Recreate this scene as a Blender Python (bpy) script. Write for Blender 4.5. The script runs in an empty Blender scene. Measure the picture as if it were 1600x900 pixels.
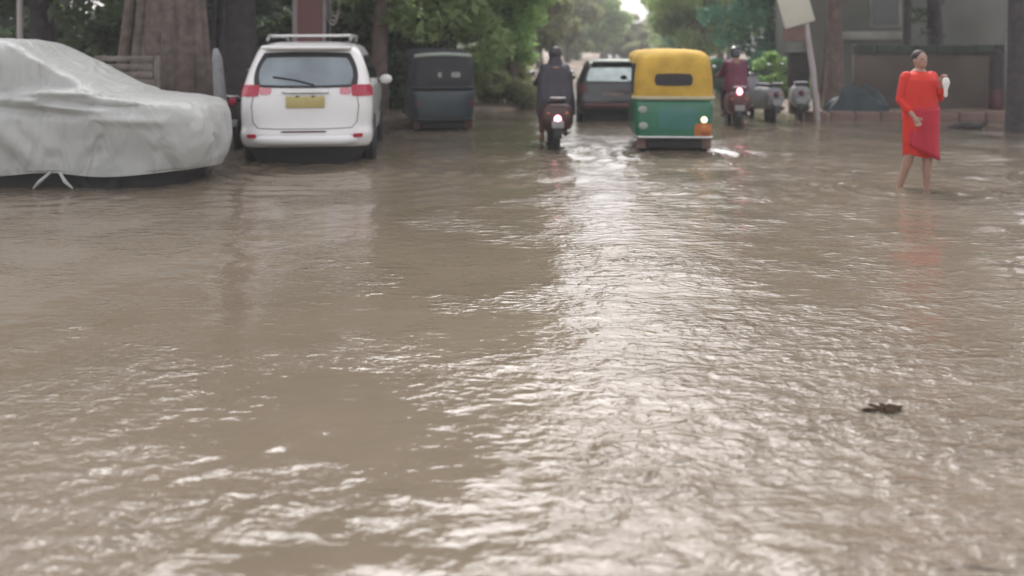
import bpy, math, random
import numpy as np
from mathutils import Vector, Matrix, Euler
random.seed(7); rng = np.random.default_rng(7)
S = bpy.context.scene; COL = S.collection
R = math.radians
# ---------------------------------------------------------------- camera, sky, sun, exposure
FPX, HOR, CAMH = 1386.0, 72.0, 1.7            # focal length in photo pixels, horizon row, eye height
cam = bpy.data.cameras.new('camera'); camo = bpy.data.objects.new('camera', cam); COL.objects.link(camo)
camo.location = (0, 0, CAMH); camo.rotation_euler = (R(90), 0, 0)
cam.sensor_width = 36; cam.lens = 36*FPX/1600; cam.shift_y = -(450-HOR)/1600
cam.clip_start = .1; cam.clip_end = 2000
cam.dof.use_dof = True; cam.dof.focus_distance = 6.5; cam.dof.aperture_fstop = 1.0
S.camera = camo
W = bpy.data.worlds.new('World'); S.world = W; W.use_nodes = True
nt = W.node_tree; bg = nt.nodes['Background']
sky = nt.nodes.new('ShaderNodeTexSky'); sky.sky_type = 'NISHITA'; sky.sun_disc = False
SUN_EL, SUN_ROT = 52, -3
sky.sun_elevation = R(SUN_EL); sky.sun_rotation = R(SUN_ROT); sky.dust_density = 4; sky.air_density = 1.0
hs = nt.nodes.new('ShaderNodeHueSaturation'); hs.inputs['Saturation'].default_value = .13
tn = nt.nodes.new('ShaderNodeMix'); tn.data_type = 'RGBA'; tn.blend_type = 'MULTIPLY'; tn.inputs[0].default_value = 1
tn.inputs[7].default_value = (1.0, .968, .975, 1)
nt.links.new(sky.outputs[0], hs.inputs['Color']); nt.links.new(hs.outputs[0], tn.inputs[6]); nt.links.new(tn.outputs[2], bg.inputs['Color'])
bg.inputs['Strength'].default_value = .15
sl = bpy.data.lights.new('sun', 'SUN'); sl.energy = .4; sl.angle = R(38); sl.color = (1, .97, .93)
so = bpy.data.objects.new('sun', sl); COL.objects.link(so)
az = R(SUN_ROT)
sd = Vector((math.sin(az)*math.cos(R(SUN_EL)), math.cos(az)*math.cos(R(SUN_EL)), math.sin(R(SUN_EL))))
so.rotation_euler = sd.to_track_quat('Z', 'Y').to_euler(); so.location = (0, 0, 30)
S.view_settings.view_transform = 'Standard'; S.view_settings.look = 'None'; S.view_settings.gamma = 1
S.view_settings.use_curve_mapping = False; S.view_settings.exposure = 1.34

# ---------------------------------------------------------------- helpers
def at(px, py, Y): return Vector(((px-800)/FPX*Y, Y, CAMH-(py-HOR)/FPX*Y))
def X(px, Y): return (px-800)/FPX*Y
def mat(name, col, rough=.6, var=.12, scale=6, metal=0, bump=0, bscale=40, coat=0, emit=None, estr=0, spec=.5, tr=0):
    m = bpy.data.materials.new(name); m.use_nodes = True; n = m.node_tree; b = n.nodes['Principled BSDF']
    tc = n.nodes.new('ShaderNodeTexCoord'); no = n.nodes.new('ShaderNodeTexNoise')
    no.inputs['Scale'].default_value = scale; no.inputs['Detail'].default_value = 5
    rp = n.nodes.new('ShaderNodeValToRGB'); c = np.array(col)
    rp.color_ramp.elements[0].position = .3; rp.color_ramp.elements[1].position = .7
    rp.color_ramp.elements[0].color = (*(c*(1-var)), 1); rp.color_ramp.elements[1].color = (*np.minimum(c*(1+var), 1), 1)
    n.links.new(tc.outputs['Object'], no.inputs['Vector']); n.links.new(no.outputs['Fac'], rp.inputs[0])
    n.links.new(rp.outputs[0], b.inputs['Base Color'])
    b.inputs['Roughness'].default_value = rough; b.inputs['Metallic'].default_value = metal
    b.inputs['Specular IOR Level'].default_value = spec
    b.inputs['Coat Weight'].default_value = coat; b.inputs['Coat Roughness'].default_value = .08
    if emit: b.inputs['Emission Color'].default_value = (*emit, 1); b.inputs['Emission Strength'].default_value = estr
    if bump:
        n2 = n.nodes.new('ShaderNodeTexNoise'); n2.inputs['Scale'].default_value = bscale; n2.inputs['Detail'].default_value = 6
        bp = n.nodes.new('ShaderNodeBump'); bp.inputs['Strength'].default_value = 1; bp.inputs['Distance'].default_value = bump
        n.links.new(tc.outputs['Object'], n2.inputs['Vector']); n.links.new(n2.outputs['Fac'], bp.inputs['Height'])
        n.links.new(bp.outputs[0], b.inputs['Normal'])
    return m
def leafmat(name, dark, light, trans=.35):
    m = bpy.data.materials.new(name); m.use_nodes = True; n = m.node_tree; b = n.nodes['Principled BSDF']
    a = n.nodes.new('ShaderNodeAttribute'); a.attribute_name = 'tint'
    rp = n.nodes.new('ShaderNodeValToRGB'); rp.color_ramp.elements[0].color = (*dark, 1); rp.color_ramp.elements[1].color = (*light, 1)
    n.links.new(a.outputs['Fac'], rp.inputs[0]); n.links.new(rp.outputs[0], b.inputs['Base Color'])
    b.inputs['Roughness'].default_value = .45
    t = n.nodes.new('ShaderNodeBsdfTranslucent'); mx = n.nodes.new('ShaderNodeMixShader'); mx.inputs[0].default_value = trans
    n.links.new(rp.outputs[0], t.inputs['Color']); n.links.new(b.outputs[0], mx.inputs[1]); n.links.new(t.outputs[0], mx.inputs[2])
    n.links.new(mx.outputs[0], n.nodes['Material Output'].inputs['Surface'])
    return m
def tag(o, label=None, cat=None, group=None, kind=None):
    if label: o['label'] = label
    if cat: o['category'] = cat
    if group: o['group'] = group
    if kind: o['kind'] = kind
    return o
def thing(name, loc, rz, label, cat, group=None):
    o = bpy.data.objects.new(name, None); COL.objects.link(o); o.location = loc; o.rotation_euler = (0, 0, rz)
    o.empty_display_size = .2
    return tag(o, label, cat, group)
def copy_tree(o, parent=None):
    c = o.copy(); COL.objects.link(c); c.parent = parent
    for ch in list(o.children): copy_tree(ch, c)
    return c
class MB:
    def __init__(s): s.v = []; s.f = []
    def add(s, vs, fs):
        k = len(s.v); s.v += [tuple(p) for p in vs]; s.f += [tuple(i+k for i in q) for q in fs]; return s
    def box(s, c, d, rz=0, rx=0, bev=0):
        m = Matrix.Translation(c) @ Euler((rx, 0, rz)).to_matrix().to_4x4()
        x, y, z = [q/2 for q in d]
        if bev <= 0:
            vs = [m @ Vector((i*x, j*y, k*z)) for i in (-1, 1) for j in (-1, 1) for k in (-1, 1)]
            return s.add(vs, [(0,1,3,2),(4,6,7,5),(0,4,5,1),(2,3,7,6),(0,2,6,4),(1,5,7,3)])
        b = min(bev, x*.9, y*.9, z*.9); rings = []
        for (zz, ins) in ((-z, b), (-z+b*.3, b*.3), (-z+b, 0), (z-b, 0), (z-b*.3, b*.3), (z, b)):
            ring = []
            for (sx, sy, a0) in ((1, 1, 0), (-1, 1, 90), (-1, -1, 180), (1, -1, 270)):
                for k in range(4):
                    a = R(a0+k*30); rr = max(b-ins, b*.15)
                    ring.append(m @ Vector((sx*(x-b)+rr*math.cos(a), sy*(y-b)+rr*math.sin(a), zz)))
            rings.append(ring)
        return s.rings(rings)
    def rings(s, rings, cap=True, closed=True):
        n = len(rings[0]); vs = [p for r in rings for p in r]; fs = []
        for i in range(len(rings)-1):
            for j in range(n if closed else n-1):
                a = i*n+j; b = i*n+(j+1) % n; fs.append((a, b, b+n, a+n))
        if cap and closed: fs.append(tuple(range(n))[::-1]); fs.append(tuple((len(rings)-1)*n+j for j in range(n)))
        return s.add(vs, fs)
    def tube(s, pts, rad, n=10, round_=True):
        pts = [Vector(p) for p in pts]
        if not hasattr(rad, '__len__'): rad = [rad]*len(pts)
        rad = list(rad)
        if round_:
            d0 = (pts[0]-pts[1]).normalized(); d1 = (pts[-1]-pts[-2]).normalized()
            r0, r1 = rad[0], rad[-1]
            pts = [pts[0]+d0*r0, pts[0]+d0*r0*.7]+pts+[pts[-1]+d1*r1*.7, pts[-1]+d1*r1]
            rad = [r0*.05, r0*.7]+rad+[r1*.7, r1*.05]
        up = Vector((0, 0, 1)); rings = []; prev = None
        for i, p in enumerate(pts):
            t = (pts[min(i+1, len(pts)-1)]-pts[max(i-1, 0)]).normalized()
            if prev is None:
                a = t.cross(up if abs(t.z) < .9 else Vector((1, 0, 0))).normalized()
            else:
                a = (prev-t*prev.dot(t)).normalized()
            prev = a; b = t.cross(a)
            rings.append([p+(a*math.cos(2*math.pi*k/n)+b*math.sin(2*math.pi*k/n))*rad[i] for k in range(n)])
        return s.rings(rings)
    def ell(s, c, r, rot=(0, 0, 0), n=16, m=10):
        M = Matrix.Translation(c) @ Euler(rot).to_matrix().to_4x4(); rings = []
        for i in range(m+1):
            t = math.pi*(i/m)*.998+.003; rings.append([M @ Vector((r[0]*math.sin(t)*math.cos(2*math.pi*k/n), r[1]*math.sin(t)*math.sin(2*math.pi*k/n), -r[2]*math.cos(t))) for k in range(n)])
        return s.rings(rings)
    def torus(s, c, R_, r, axis='x', n=28, m=10, flat=1):
        vs = []; fs = []
        for i in range(n):
            a = 2*math.pi*i/n
            for j in range(m):
                b = 2*math.pi*j/m; rr = R_+r*math.cos(b); h = r*flat*math.sin(b)
                p = (h, rr*math.cos(a), rr*math.sin(a)) if axis == 'x' else ((rr*math.cos(a), h, rr*math.sin(a)) if axis == 'y' else (rr*math.cos(a), rr*math.sin(a), h))
                vs.append(Vector(p)+Vector(c)); k = (i+1) % n; l = (j+1) % m
                fs.append((i*m+j, k*m+j, k*m+l, i*m+l))
        return s.add(vs, fs)
    def disc(s, c, r, t, axis='x', n=24):
        d = {'x': Vector((1,0,0)), 'y': Vector((0,1,0)), 'z': Vector((0,0,1))}[axis]
        c = Vector(c); return s.tube([c-d*t/2, c-d*(t/2-.01), c+d*(t/2-.01), c+d*t/2], [r*.94, r, r, r*.94], n=n, round_=False)
    def prism(s, poly, y0, y1):     # poly in xz
        n = len(poly); vs = [(x, y0, z) for x, z in poly]+[(x, y1, z) for x, z in poly]
        return s.add(vs, [tuple(range(n)), tuple(range(2*n-1, n-1, -1))]+[(i, (i+1) % n, n+(i+1) % n, n+i) for i in range(n)])
    def slab(s, poly, z0, z1):      # poly in xy
        n = len(poly); vs = [(x, y, z0) for x, y in poly]+[(x, y, z1) for x, y in poly]
        return s.add(vs, [tuple(range(n))[::-1], tuple(range(n, 2*n))]+[(i, (i+1) % n, n+(i+1) % n, n+i) for i in range(n)])
    def build(s, name, m, parent=None, smooth=True, label=None):
        me = bpy.data.meshes.new(name); me.from_pydata(s.v, [], s.f); me.update()
        import bmesh
        bm = bmesh.new(); bm.from_mesh(me); bmesh.ops.recalc_face_normals(bm, faces=bm.faces); bm.to_mesh(me); bm.free()
        o = bpy.data.objects.new(name, me); COL.objects.link(o); me.materials.append(m)
        if parent: o.parent = parent
        if label: o['label'] = label
        if smooth:
            for p in me.polygons: p.use_smooth = True
            try: me.set_sharp_from_angle(angle=R(42))
            except Exception: pass
        return o
def remesh(o, vox, sm=2):
    a = o.modifiers.new('remesh', 'REMESH'); a.mode = 'VOXEL'; a.voxel_size = vox; a.use_smooth_shade = True
    if sm: b = o.modifiers.new('smooth', 'SMOOTH'); b.iterations = sm; b.factor = .6
    return o
def pchip(xs, ys):
    xs = np.array(xs, float); ys = np.array(ys, float); h = np.diff(xs); d = np.diff(ys)/h; m = np.zeros(len(xs))
    for i in range(1, len(xs)-1):
        if d[i-1]*d[i] > 0: m[i] = 2*d[i-1]*d[i]/(d[i-1]+d[i])
    m[0] = d[0]; m[-1] = d[-1]
    def f(x):
        x = min(max(x, xs[0]), xs[-1]); i = min(int(np.searchsorted(xs, x, side='right'))-1, len(h)-1); i = max(i, 0); t = (x-xs[i])/h[i]
        return float((2*t**3-3*t**2+1)*ys[i]+(t**3-2*t*t+t)*h[i]*m[i]+(-2*t**3+3*t*t)*ys[i+1]+(t**3-t*t)*h[i]*m[i+1])
    return f
class Shell:
    """a vehicle skin: rounded-rectangle plan slices stacked by height; rear at y=0, nose at +y"""
    def __init__(s, z, yr, yf, w, r):
        s.z0, s.z1 = z[0], z[-1]; s.zt = z
        s.yr, s.yf, s.w = pchip(z, yr), pchip(z, yf), pchip(z, w)
        s.r = pchip(z, r) if hasattr(r, '__len__') else (lambda q, r=r: r)
    def rr(s, z): return min(s.r(z), s.w(z)*.95, (s.yf(z)-s.yr(z))*.48)
    def outline(s, z, ns=8, nc=7):
        w, a, b, r = s.w(z), s.yr(z), s.yf(z), s.rr(z); p = []
        for (cx, cy, a0, ex, ey) in ((w-r, a+r, -90, w, b-r), (w-r, b-r, 0, -w+r, b), (-w+r, b-r, 90, -w, a+r), (-w+r, a+r, 180, w-r, a)):
            for k in range(nc+1):
                t = R(a0+90*k/nc); p.append(Vector((cx+r*math.cos(t), cy+r*math.sin(t), z)))
            l = p[-1]; e = Vector((ex, ey, z))
            for k in range(1, ns): p.append(l.lerp(e, k/ns))
        return p
    def mesh(s, mb, n=46, disp=None):
        zs = np.linspace(s.z0, s.z1, n); rings = [s.outline(float(z)) for z in zs]
        top = rings[-1]; c = sum(top, Vector())/len(top)
        for k in (.75, .45, .15): rings.append([c+(p-c)*k+Vector((0, 0, .012*(1-k))) for p in top])
        mb.rings(rings); return mb
    def end(s, a, z, off=0, front=False):          # point on rear/front face; a = fraction of half width
        w, r = s.w(z), s.rr(z); x = a*w; q = max(abs(x)-(w-r), 0); q = min(q, r*.999)
        d = r-math.sqrt(r*r-q*q)
        y = s.yf(z)-d if front else s.yr(z)+d
        n = Vector((math.copysign(q/r, x) if q else 0, (1 if front else -1)*math.sqrt(1-(q/r)**2), 0))
        return Vector((x, y, z))+n*off
    def side(s, sg, y, z, off=0):
        w, r, a, b = s.w(z), s.rr(z), s.yr(z), s.yf(z); q = max(a+r-y, y-(b-r), 0); q = min(q, r*.999)
        return Vector((sg*(w-r+math.sqrt(r*r-q*q)+off), y, z))
    def patch(s, fn, u0, u1, v0, v1, off, mb, n=14, round_=.35, top=None, thick=.012):
        """curved panel following the skin; top=(u0,u1) at the upper edge"""
        tu = top or (u0, u1); f = []; bk = []
        for j in range(n+1):
            for i in range(n+1):
                a, b = 2*i/n-1, 2*j/n-1
                A = a*math.sqrt(1-round_*b*b/1.0*.5) if round_ else a; B = b*math.sqrt(1-round_*a*a*.5) if round_ else b
                t = (B+1)/2; l = u0+(tu[0]-u0)*t; h = u1+(tu[1]-u1)*t
                u = l+(h-l)*(A+1)/2; z = v0+(v1-v0)*t
                f.append(fn(u, z, off)); bk.append(fn(u, z, off-thick))
        N = n+1; fs = [(j*N+i, j*N+i+1, (j+1)*N+i+1, (j+1)*N+i) for j in range(n) for i in range(n)]
        K = N*N; fs += [tuple(q+K for q in g[::-1]) for g in fs]
        bd = [i for i in range(N)]+[j*N+n for j in range(1, N)]+[n*N+i for i in range(n-1, -1, -1)]+[j*N for j in range(n-1, 0, -1)]
        for i in range(len(bd)): a, b = bd[i], bd[(i+1) % len(bd)]; fs.append((a, a+K, b+K, b))
        return mb.add(f+bk, fs)

# ---------------------------------------------------------------- materials
M = {}
M['bark'] = mat('bark_grey_brown', (.13, .10, .085), .9, .35, 7, bump=.03, bscale=9)
M['bark_dark'] = mat('bark_dark', (.06, .05, .055), .9, .3, 6, bump=.03, bscale=9)
M['bark_mauve'] = mat('bark_mauve', (.16, .115, .10), .9, .3, 5, bump=.02, bscale=9)
M['rubber'] = mat('rubber', (.02, .02, .022), .7)
M['under'] = mat('dark_underbody', (.03, .027, .027), .8)
M['white_paint'] = mat('white_car_paint', (.80, .79, .78), .25, .03, 2, coat=.6)
M['dark_paint'] = mat('charcoal_car_paint', (.016, .014, .020), .3, .1, 2, coat=.6)
M['glass'] = mat('boosted_reflection_glass', (.27, .31, .33), .12, .35, 1.5, metal=.7)  # metallic film made up to brighten the sky reflection
M['glass_dark'] = mat('dark_glass', (.03, .035, .04), .08, .1, 2, coat=1)
M['glass_reflect_tint'] = mat('painted_reflection_glass', (.52, .60, .58), .25, .25, 3, metal=.6)  # pale greenish reflection put into the colour of the pane
M['trim'] = mat('black_trim', (.02, .02, .022), .5)
M['red_lens'] = mat('red_lens', (.30, .008, .03), .2, .15, 9, coat=.5, emit=(1, .05, .12), estr=.03)
M['pink_lens'] = mat('pale_pink_lens', (.62, .22, .27), .2, .05, 3, coat=1)
M['plate'] = mat('yellow_plate', (.50, .42, .17), .5, .06, 8)
M['chrome'] = mat('chrome', (.62, .62, .6), .25, .1, 5, metal=.9)
M['lit_pink'] = mat('lit_tail_lamp', (.9, .4, .4), .3, emit=(1, .34, .40), estr=1.9)
M['lit_red'] = mat('lit_tail_lamp_red', (.7, .05, .05), .3, emit=(1, .06, .08), estr=.8)
M['lit_white'] = mat('lit_reverse_lamp', (.9, .85, .75), .3, emit=(1, .74, .45), estr=.7)
M['yellow'] = mat('yellow_canvas', (.54, .34, .05), .8, .2, 3, bump=.03, bscale=3)
M['green'] = mat('green_auto_paint', (.012, .15, .08), .4, .2, 3, coat=.4)
M['teal'] = mat('teal_panel', (.02, .15, .125), .35, .1, 3, coat=.4)
M['orange'] = mat('orange_paint', (.48, .16, .04), .5, .1, 5)
M['cream_strip'] = mat('cream_trim', (.45, .42, .28), .6, .1, 5)
M['pale_green_strip'] = mat('pale_green_trim', (.34, .38, .33), .6, .1, 5)
M['black_canvas'] = mat('black_canvas', (.03, .03, .036), .8, .2, 4, bump=.006, bscale=6)
M['navy'] = mat('navy_auto_paint', (.018, .036, .045), .4, .2, 3, coat=.3)
M['maroon'] = mat('maroon', (.10, .03, .035), .5, .15, 3)
M['redbrown'] = mat('red_brown_paint', (.05, .014, .013), .45, .2, 3, coat=.3)
M['silver'] = mat('silver_paint', (.22, .22, .24), .5, .3, 5, metal=.3)
M['pale_grey'] = mat('pale_grey_panel', (.25, .25, .25), .6, .25, 5)
M['skin'] = mat('skin', (.24, .13, .09), .55, .08, 9)
M['skin_tan'] = mat('skin_light_brown', (.36, .22, .165), .55, .08, 9)  # lighter brown skin tone
M['hair'] = mat('black_hair', (.015, .012, .012), .6, .2, 30)
M['red_cloth'] = mat('red_cloth', (.62, .026, .014), .7, .10, 3, bump=.006, bscale=9)
M['red_cloth2'] = mat('crimson_cloth', (.44, .012, .035), .7, .12, 4, bump=.006, bscale=9)
M['dark_cloth'] = mat('dark_purple_grey_raincoat', (.030, .025, .036), .45, .15, 4, bump=.008, bscale=7)
M['maroon_cloth'] = mat('maroon_jacket', (.12, .018, .045), .6, .15, 4, bump=.008, bscale=7)
M['trouser'] = mat('dark_trousers', (.04, .035, .04), .8, .15, 5, bump=.006, bscale=10)
M['trouser_brown'] = mat('brown_trousers', (.17, .12, .10), .8, .15, 5, bump=.006, bscale=10)
M['helmet'] = mat('dark_helmet', (.02, .02, .03), .2, .05, 3, coat=.8)
M['white_cloth'] = mat('white_cloth', (.8, .78, .74), .7, .05, 5)
M['tarp'] = mat('dark_teal_tarpaulin', (.03, .047, .055), .6, .2, 3, bump=.02, bscale=4)
M['plaster'] = mat('grey_green_plaster', (.155, .16, .145), .9, .30, .5, bump=.01, bscale=4)
M['plaster_pale'] = mat('pale_plaster', (.30, .30, .27), .9, .25, 1.2, bump=.01, bscale=6)
M['wall'] = mat('mauve_brown_wall', (.115, .09, .076), .9, .35, .7, bump=.02, bscale=5)
M['coping'] = mat('mossy_coping', (.055, .065, .05), .95, .3, 3, bump=.03, bscale=6)
M['pinkwall'] = mat('faded_red_plaster', (.27, .13, .13), .85, .12, 1.4, bump=.008, bscale=6)
M['cream'] = mat('cream_board', (.62, .60, .50), .6, .06, 2)
M['post_pale'] = mat('pale_post_paint', (.44, .38, .38), .7, .12, 4)
M['wood'] = mat('weathered_wood', (.20, .17, .15), .9, .3, 5, bump=.008, bscale=15)
M['kerb'] = mat('kerb_brown', (.20, .13, .11), .9, .25, 2, bump=.012, bscale=12)
M['earth'] = mat('wet_earth', (.22, .17, .13), .85, .3, .8, bump=.04, bscale=3)
M['ground'] = mat('ground_under_water', (.12, .10, .085), .9, .2, .3)
M['debris'] = mat('sodden_leaves', (.035, .022, .012), .95, .3, 20, spec=.1)
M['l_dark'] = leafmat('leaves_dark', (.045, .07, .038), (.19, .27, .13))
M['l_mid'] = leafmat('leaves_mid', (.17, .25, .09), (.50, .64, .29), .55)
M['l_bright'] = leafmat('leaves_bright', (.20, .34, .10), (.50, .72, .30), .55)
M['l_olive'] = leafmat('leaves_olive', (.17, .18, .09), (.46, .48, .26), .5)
M['l_teal'] = leafmat('leaves_blue_green', (.035, .13, .075), (.16, .40, .24), .5)

# car-cover cloth: silver-grey polyester with creases
def cover_mat():
    m = mat('silver_grey_car_cover', (.45, .46, .44), .42, .12, 1.2); n = m.node_tree; b = n.nodes['Principled BSDF']
    b.inputs['Sheen Weight'].default_value = .15
    tc = n.nodes.new('ShaderNodeTexCoord'); mp = n.nodes.new('ShaderNodeMapping'); mp.inputs['Scale'].default_value = (1.5, 1.7, .9); mp.inputs['Rotation'].default_value = (.6, .5, 0)
    no = n.nodes.new('ShaderNodeTexNoise'); no.inputs['Scale'].default_value = 1.6; no.inputs['Detail'].default_value = 1.5; no.inputs['Distortion'].default_value = 1.6
    bp = n.nodes.new('ShaderNodeBump'); bp.inputs['Distance'].default_value = .10; bp.inputs['Strength'].default_value = .8
    n.links.new(tc.outputs['Object'], mp.inputs[0]); n.links.new(mp.outputs[0], no.inputs['Vector']); n.links.new(no.outputs['Fac'], bp.inputs['Height']); 
    rg = n.nodes.new('ShaderNodeTexNoise'); rg.noise_type = 'RIDGED_MULTIFRACTAL'; rg.inputs['Scale'].default_value = 1.3; rg.inputs['Detail'].default_value = 1.2; rg.inputs['Distortion'].default_value = .6
    b2 = n.nodes.new('ShaderNodeBump'); b2.inputs['Distance'].default_value = .035; b2.inputs['Strength'].default_value = .8
    n.links.new(mp.outputs[0], rg.inputs['Vector']); n.links.new(rg.outputs['Fac'], b2.inputs['Height']); n.links.new(bp.outputs[0], b2.inputs['Normal']); n.links.new(b2.outputs[0], b.inputs['Normal'])
    return m
M['cover'] = cover_mat()

# ---------------------------------------------------------------- ground, verges, water
def struct(mb, name, m, smooth=False):
    o = mb.build(name, m, smooth=smooth); o['kind'] = 'structure'; return o
struct(MB().add([(-300, -40, -.32), (300, -40, -.32), (300, 420, -.32), (-300, 420, -.32)], [(0, 1, 2, 3)]), 'ground', M['ground'])
def verge(name, edge, far, m):
    """raised bank: edge = water-side polyline, far = outer polyline (same count); sloped lip and a bumpy top"""
    mb = MB(); pts = []; E = []
    for i in range(len(edge)-1):
        for k in range(14):
            t = k/14; E.append((Vector(edge[i]).lerp(Vector(edge[i+1]), t), Vector(far[i]).lerp(Vector(far[i+1]), t)))
    E.append((Vector(edge[-1]), Vector(far[-1])))
    rows = []
    for j, (a, b) in enumerate(E):
        d = (b-a); L = d.length; d.normalize(); w = .12*math.sin(j*1.7)+.08*math.sin(j*.6+1); a = a+d*w; row = []
        for (q, z) in ((-.25, -.3), (0, -.02), (.10, .05), (.35, .09), (1.0, .11), (2.2, .12), (5, .13), (L, .15)):
            p = a+d*q; row.append((p.x, p.y, z+(random.uniform(-.015, .015) if 0 < q < 6 else 0)))
        rows.append(row)
    mb.rings(rows, cap=False, closed=False); return struct(mb, name, m, True)
LE = [(-14, 12.5), (-5.2, 14.2), (-3.4, 18.8), (-2.4, 21.5), (-.3, 23.0), (1.2, 27), (2.6, 38), (6, 65), (11, 110), (30, 300)]
LF = [(-60, 12.6), (-60, 20), (-60, 30), (-60, 40), (-60, 50), (-60, 60), (-60, 80), (-60, 120), (-60, 200), (-60, 400)]
verge('verge', LE, LF, M['earth'])
RE = [(40, 19.5), (14, 20.2), (9.5, 20.6), (7.2, 21.2), (7.0, 24), (7.6, 30), (9.2, 42), (13, 65), (19, 110), (40, 300)]
RF = [(80, 21), (80, 24), (80, 30), (80, 34), (80, 40), (80, 50), (80, 70), (80, 110), (80, 180), (90, 390)]
verge('verge', RE, RF, M['earth'])

def value_noise(x, y, seed, cell):
    g = np.random.default_rng(seed).random((256, 256)); u = x/cell; v = y/cell
    i = np.floor(u).astype(int); j = np.floor(v).astype(int); fu = u-i; fv = v-j
    fu = fu*fu*(3-2*fu); fv = fv*fv*(3-2*fv)
    def G(a, b): return g[a % 256, b % 256]
    return (G(i, j)*(1-fu)+G(i+1, j)*fu)*(1-fv)+(G(i, j+1)*(1-fu)+G(i+1, j+1)*fu)*fv
RIDGES = [((-1.42, 3.12), (-.95, 3.40), .009, .03), ((-1.2, 3.9), (-.9, 4.1), .008, .03), ((-2.2, 4.4), (-1.8, 4.45), .007, .03), ((-1.05, 4.6), (-.7, 4.72), .007, .03), ((-1.46, 3.27), (-.80, 3.97), .014, .035), ((-1.9, 3.02), (-1.08, 3.12), .013, .045), ((-1.9, 3.25), (-1.4, 3.32), .007, .03),
          ((-.95, 3.95), (-.75, 3.92), .010, .03), ((-1.5, 3.48), (-1.15, 3.52), .008, .028), ((3.0, 5.6), (3.7, 5.5), .010, .06), ((2.6, 6.25), (3.3, 6.2), .008, .05),
          ((.35, 3.25), (.62, 3.05), .012, .05), ((.55, 3.28), (.9, 3.0), .012, .05)]
WAKES = [(-2.7, 12.2, .9, .032), (-5.5, 10.2, .6, .008), (2.65, 13.9, .9, .028), (.75, 14.0, .5, .022), (4.75, 10.5, .35, .02), (4.7, 18, .5, .02), (-1.5, 17.4, .6, .025)]
def water():
    xs = np.concatenate([-np.geomspace(90, 13, 20)[:-1], np.arange(-13, -4, .09), np.arange(-4, 4, .028), np.arange(4, 13, .09), np.geomspace(13, 90, 20)])
    ys = [-25, -12, -6, -3, -1, 0, 1, 1.6]; y = 1.9
    while y < 27: ys.append(y); y += max(.02, y*.0062)
    while y < 300: ys.append(y); y *= 1.07
    ys = np.array(ys); Xg, Yg = np.meshgrid(xs, ys, indexing='ij'); Z = np.zeros_like(Xg)
    r2 = np.random.default_rng(3)
    patch = value_noise(Xg+50, Yg*.8+50, 5, 1.7)*.6+value_noise(Xg+50, Yg+50, 6, .7)*.4
    churn = np.exp(-(((Xg-1.5)/1.2)**2+((Yg-3.1)/1.3)**2))*.5+np.exp(-((Xg-.35-.085*Yg)/.75)**2)*.25+np.exp(-((Yg-13)/2.5)**2)*.7
    amp = .16+1.3*np.clip(patch-.42, 0, 1)+churn
    for k in range(46):
        lam = .14*(1.065**k)*r2.uniform(.9, 1.1); th = r2.normal(0, .6)+.1; kx, ky = math.sin(th)*2*math.pi/lam, math.cos(th)*2*math.pi/lam
        ph = r2.uniform(0, 6.28); a = .0030*lam**.6*(1 if lam < .8 else .6)
        res = np.where(lam > 4*np.maximum(.028, Yg*.0062), 1, 0)
        Z += a*np.sin(kx*Xg+ky*Yg+ph+1.3*patch*4)*res
    Z *= amp
    for (x, y, r, h) in WAKES:
        d = np.hypot(Xg-x, (Yg-y)*1.2); Z += h*np.sin((d-r)*2*math.pi/.42)*np.exp(-np.abs(d-r)/.75)*(d > r*.4)*(.4+patch)
    for (a, b, h, w) in RIDGES:
        a = np.array(a); b = np.array(b); d = b-a; L = np.hypot(*d); t = np.clip(((Xg-a[0])*d[0]+(Yg-a[1])*d[1])/L**2, 0, 1)
        dist = np.hypot(Xg-a[0]-t*d[0], Yg-a[1]-t*d[1]-.03*np.sin(t*9)); Z += h*np.exp(-(dist/(w*.75))**2)*(.45+.55*np.sin(t*13+a[0])**2)*np.clip(np.minimum(t, 1-t)*4+.1, 0, 1)*np.clip(patch*1.6, .4, 1)
    Z *= np.clip((26-Yg)/4, 0, 1)*np.clip((Yg-1.6)/.4, 0, 1)*np.clip((13-np.abs(Xg))/2, 0, 1)
    nx, ny = Xg.shape; v = np.stack([Xg, Yg, Z], -1).reshape(-1, 3)
    I, J = np.meshgrid(np.arange(nx-1), np.arange(ny-1), indexing='ij'); a = (I*ny+J).ravel()
    f = np.stack([a, a+ny, a+ny+1, a+1], -1)
    me = bpy.data.meshes.new('water'); me.vertices.add(len(v)); me.vertices.foreach_set('co', v.ravel().astype(np.float32))
    me.loops.add(f.size); me.loops.foreach_set('vertex_index', f.ravel().astype(np.int32))
    me.polygons.add(len(f)); me.polygons.foreach_set('loop_start', np.arange(0, f.size, 4, dtype=np.int32))
    me.polygons.foreach_set('use_smooth', np.ones(len(f), bool)); me.update(calc_edges=True); me.validate()
    chop = np.clip(.55*np.exp(-((Xg-1.9)/1.5)**4-((Yg-3.4)/1.9)**4)*(.5+patch)+.45*np.exp(-((Xg-.5-.09*Yg)/.9)**2)*(.4+patch)+.03, 0, 1)
    at_ = me.attributes.new('chop', 'FLOAT', 'POINT'); at_.data.foreach_set('value', chop.ravel().astype(np.float32))
    o = bpy.data.objects.new('water', me); COL.objects.link(o); o['kind'] = 'structure'
    m = bpy.data.materials.new('muddy_flood_water'); m.use_nodes = True; n = m.node_tree; b = n.nodes['Principled BSDF']; me.materials.append(m)
    def N(t, **k):
        q = n.nodes.new(t)
        for a_, b_ in k.items(): setattr(q, a_, b_)
        return q
    L = n.links.new; tc = N('ShaderNodeTexCoord')
    no = N('ShaderNodeTexNoise'); no.inputs['Scale'].default_value = .35; no.inputs['Detail'].default_value = 6; no.inputs['Roughness'].default_value = .6
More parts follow.
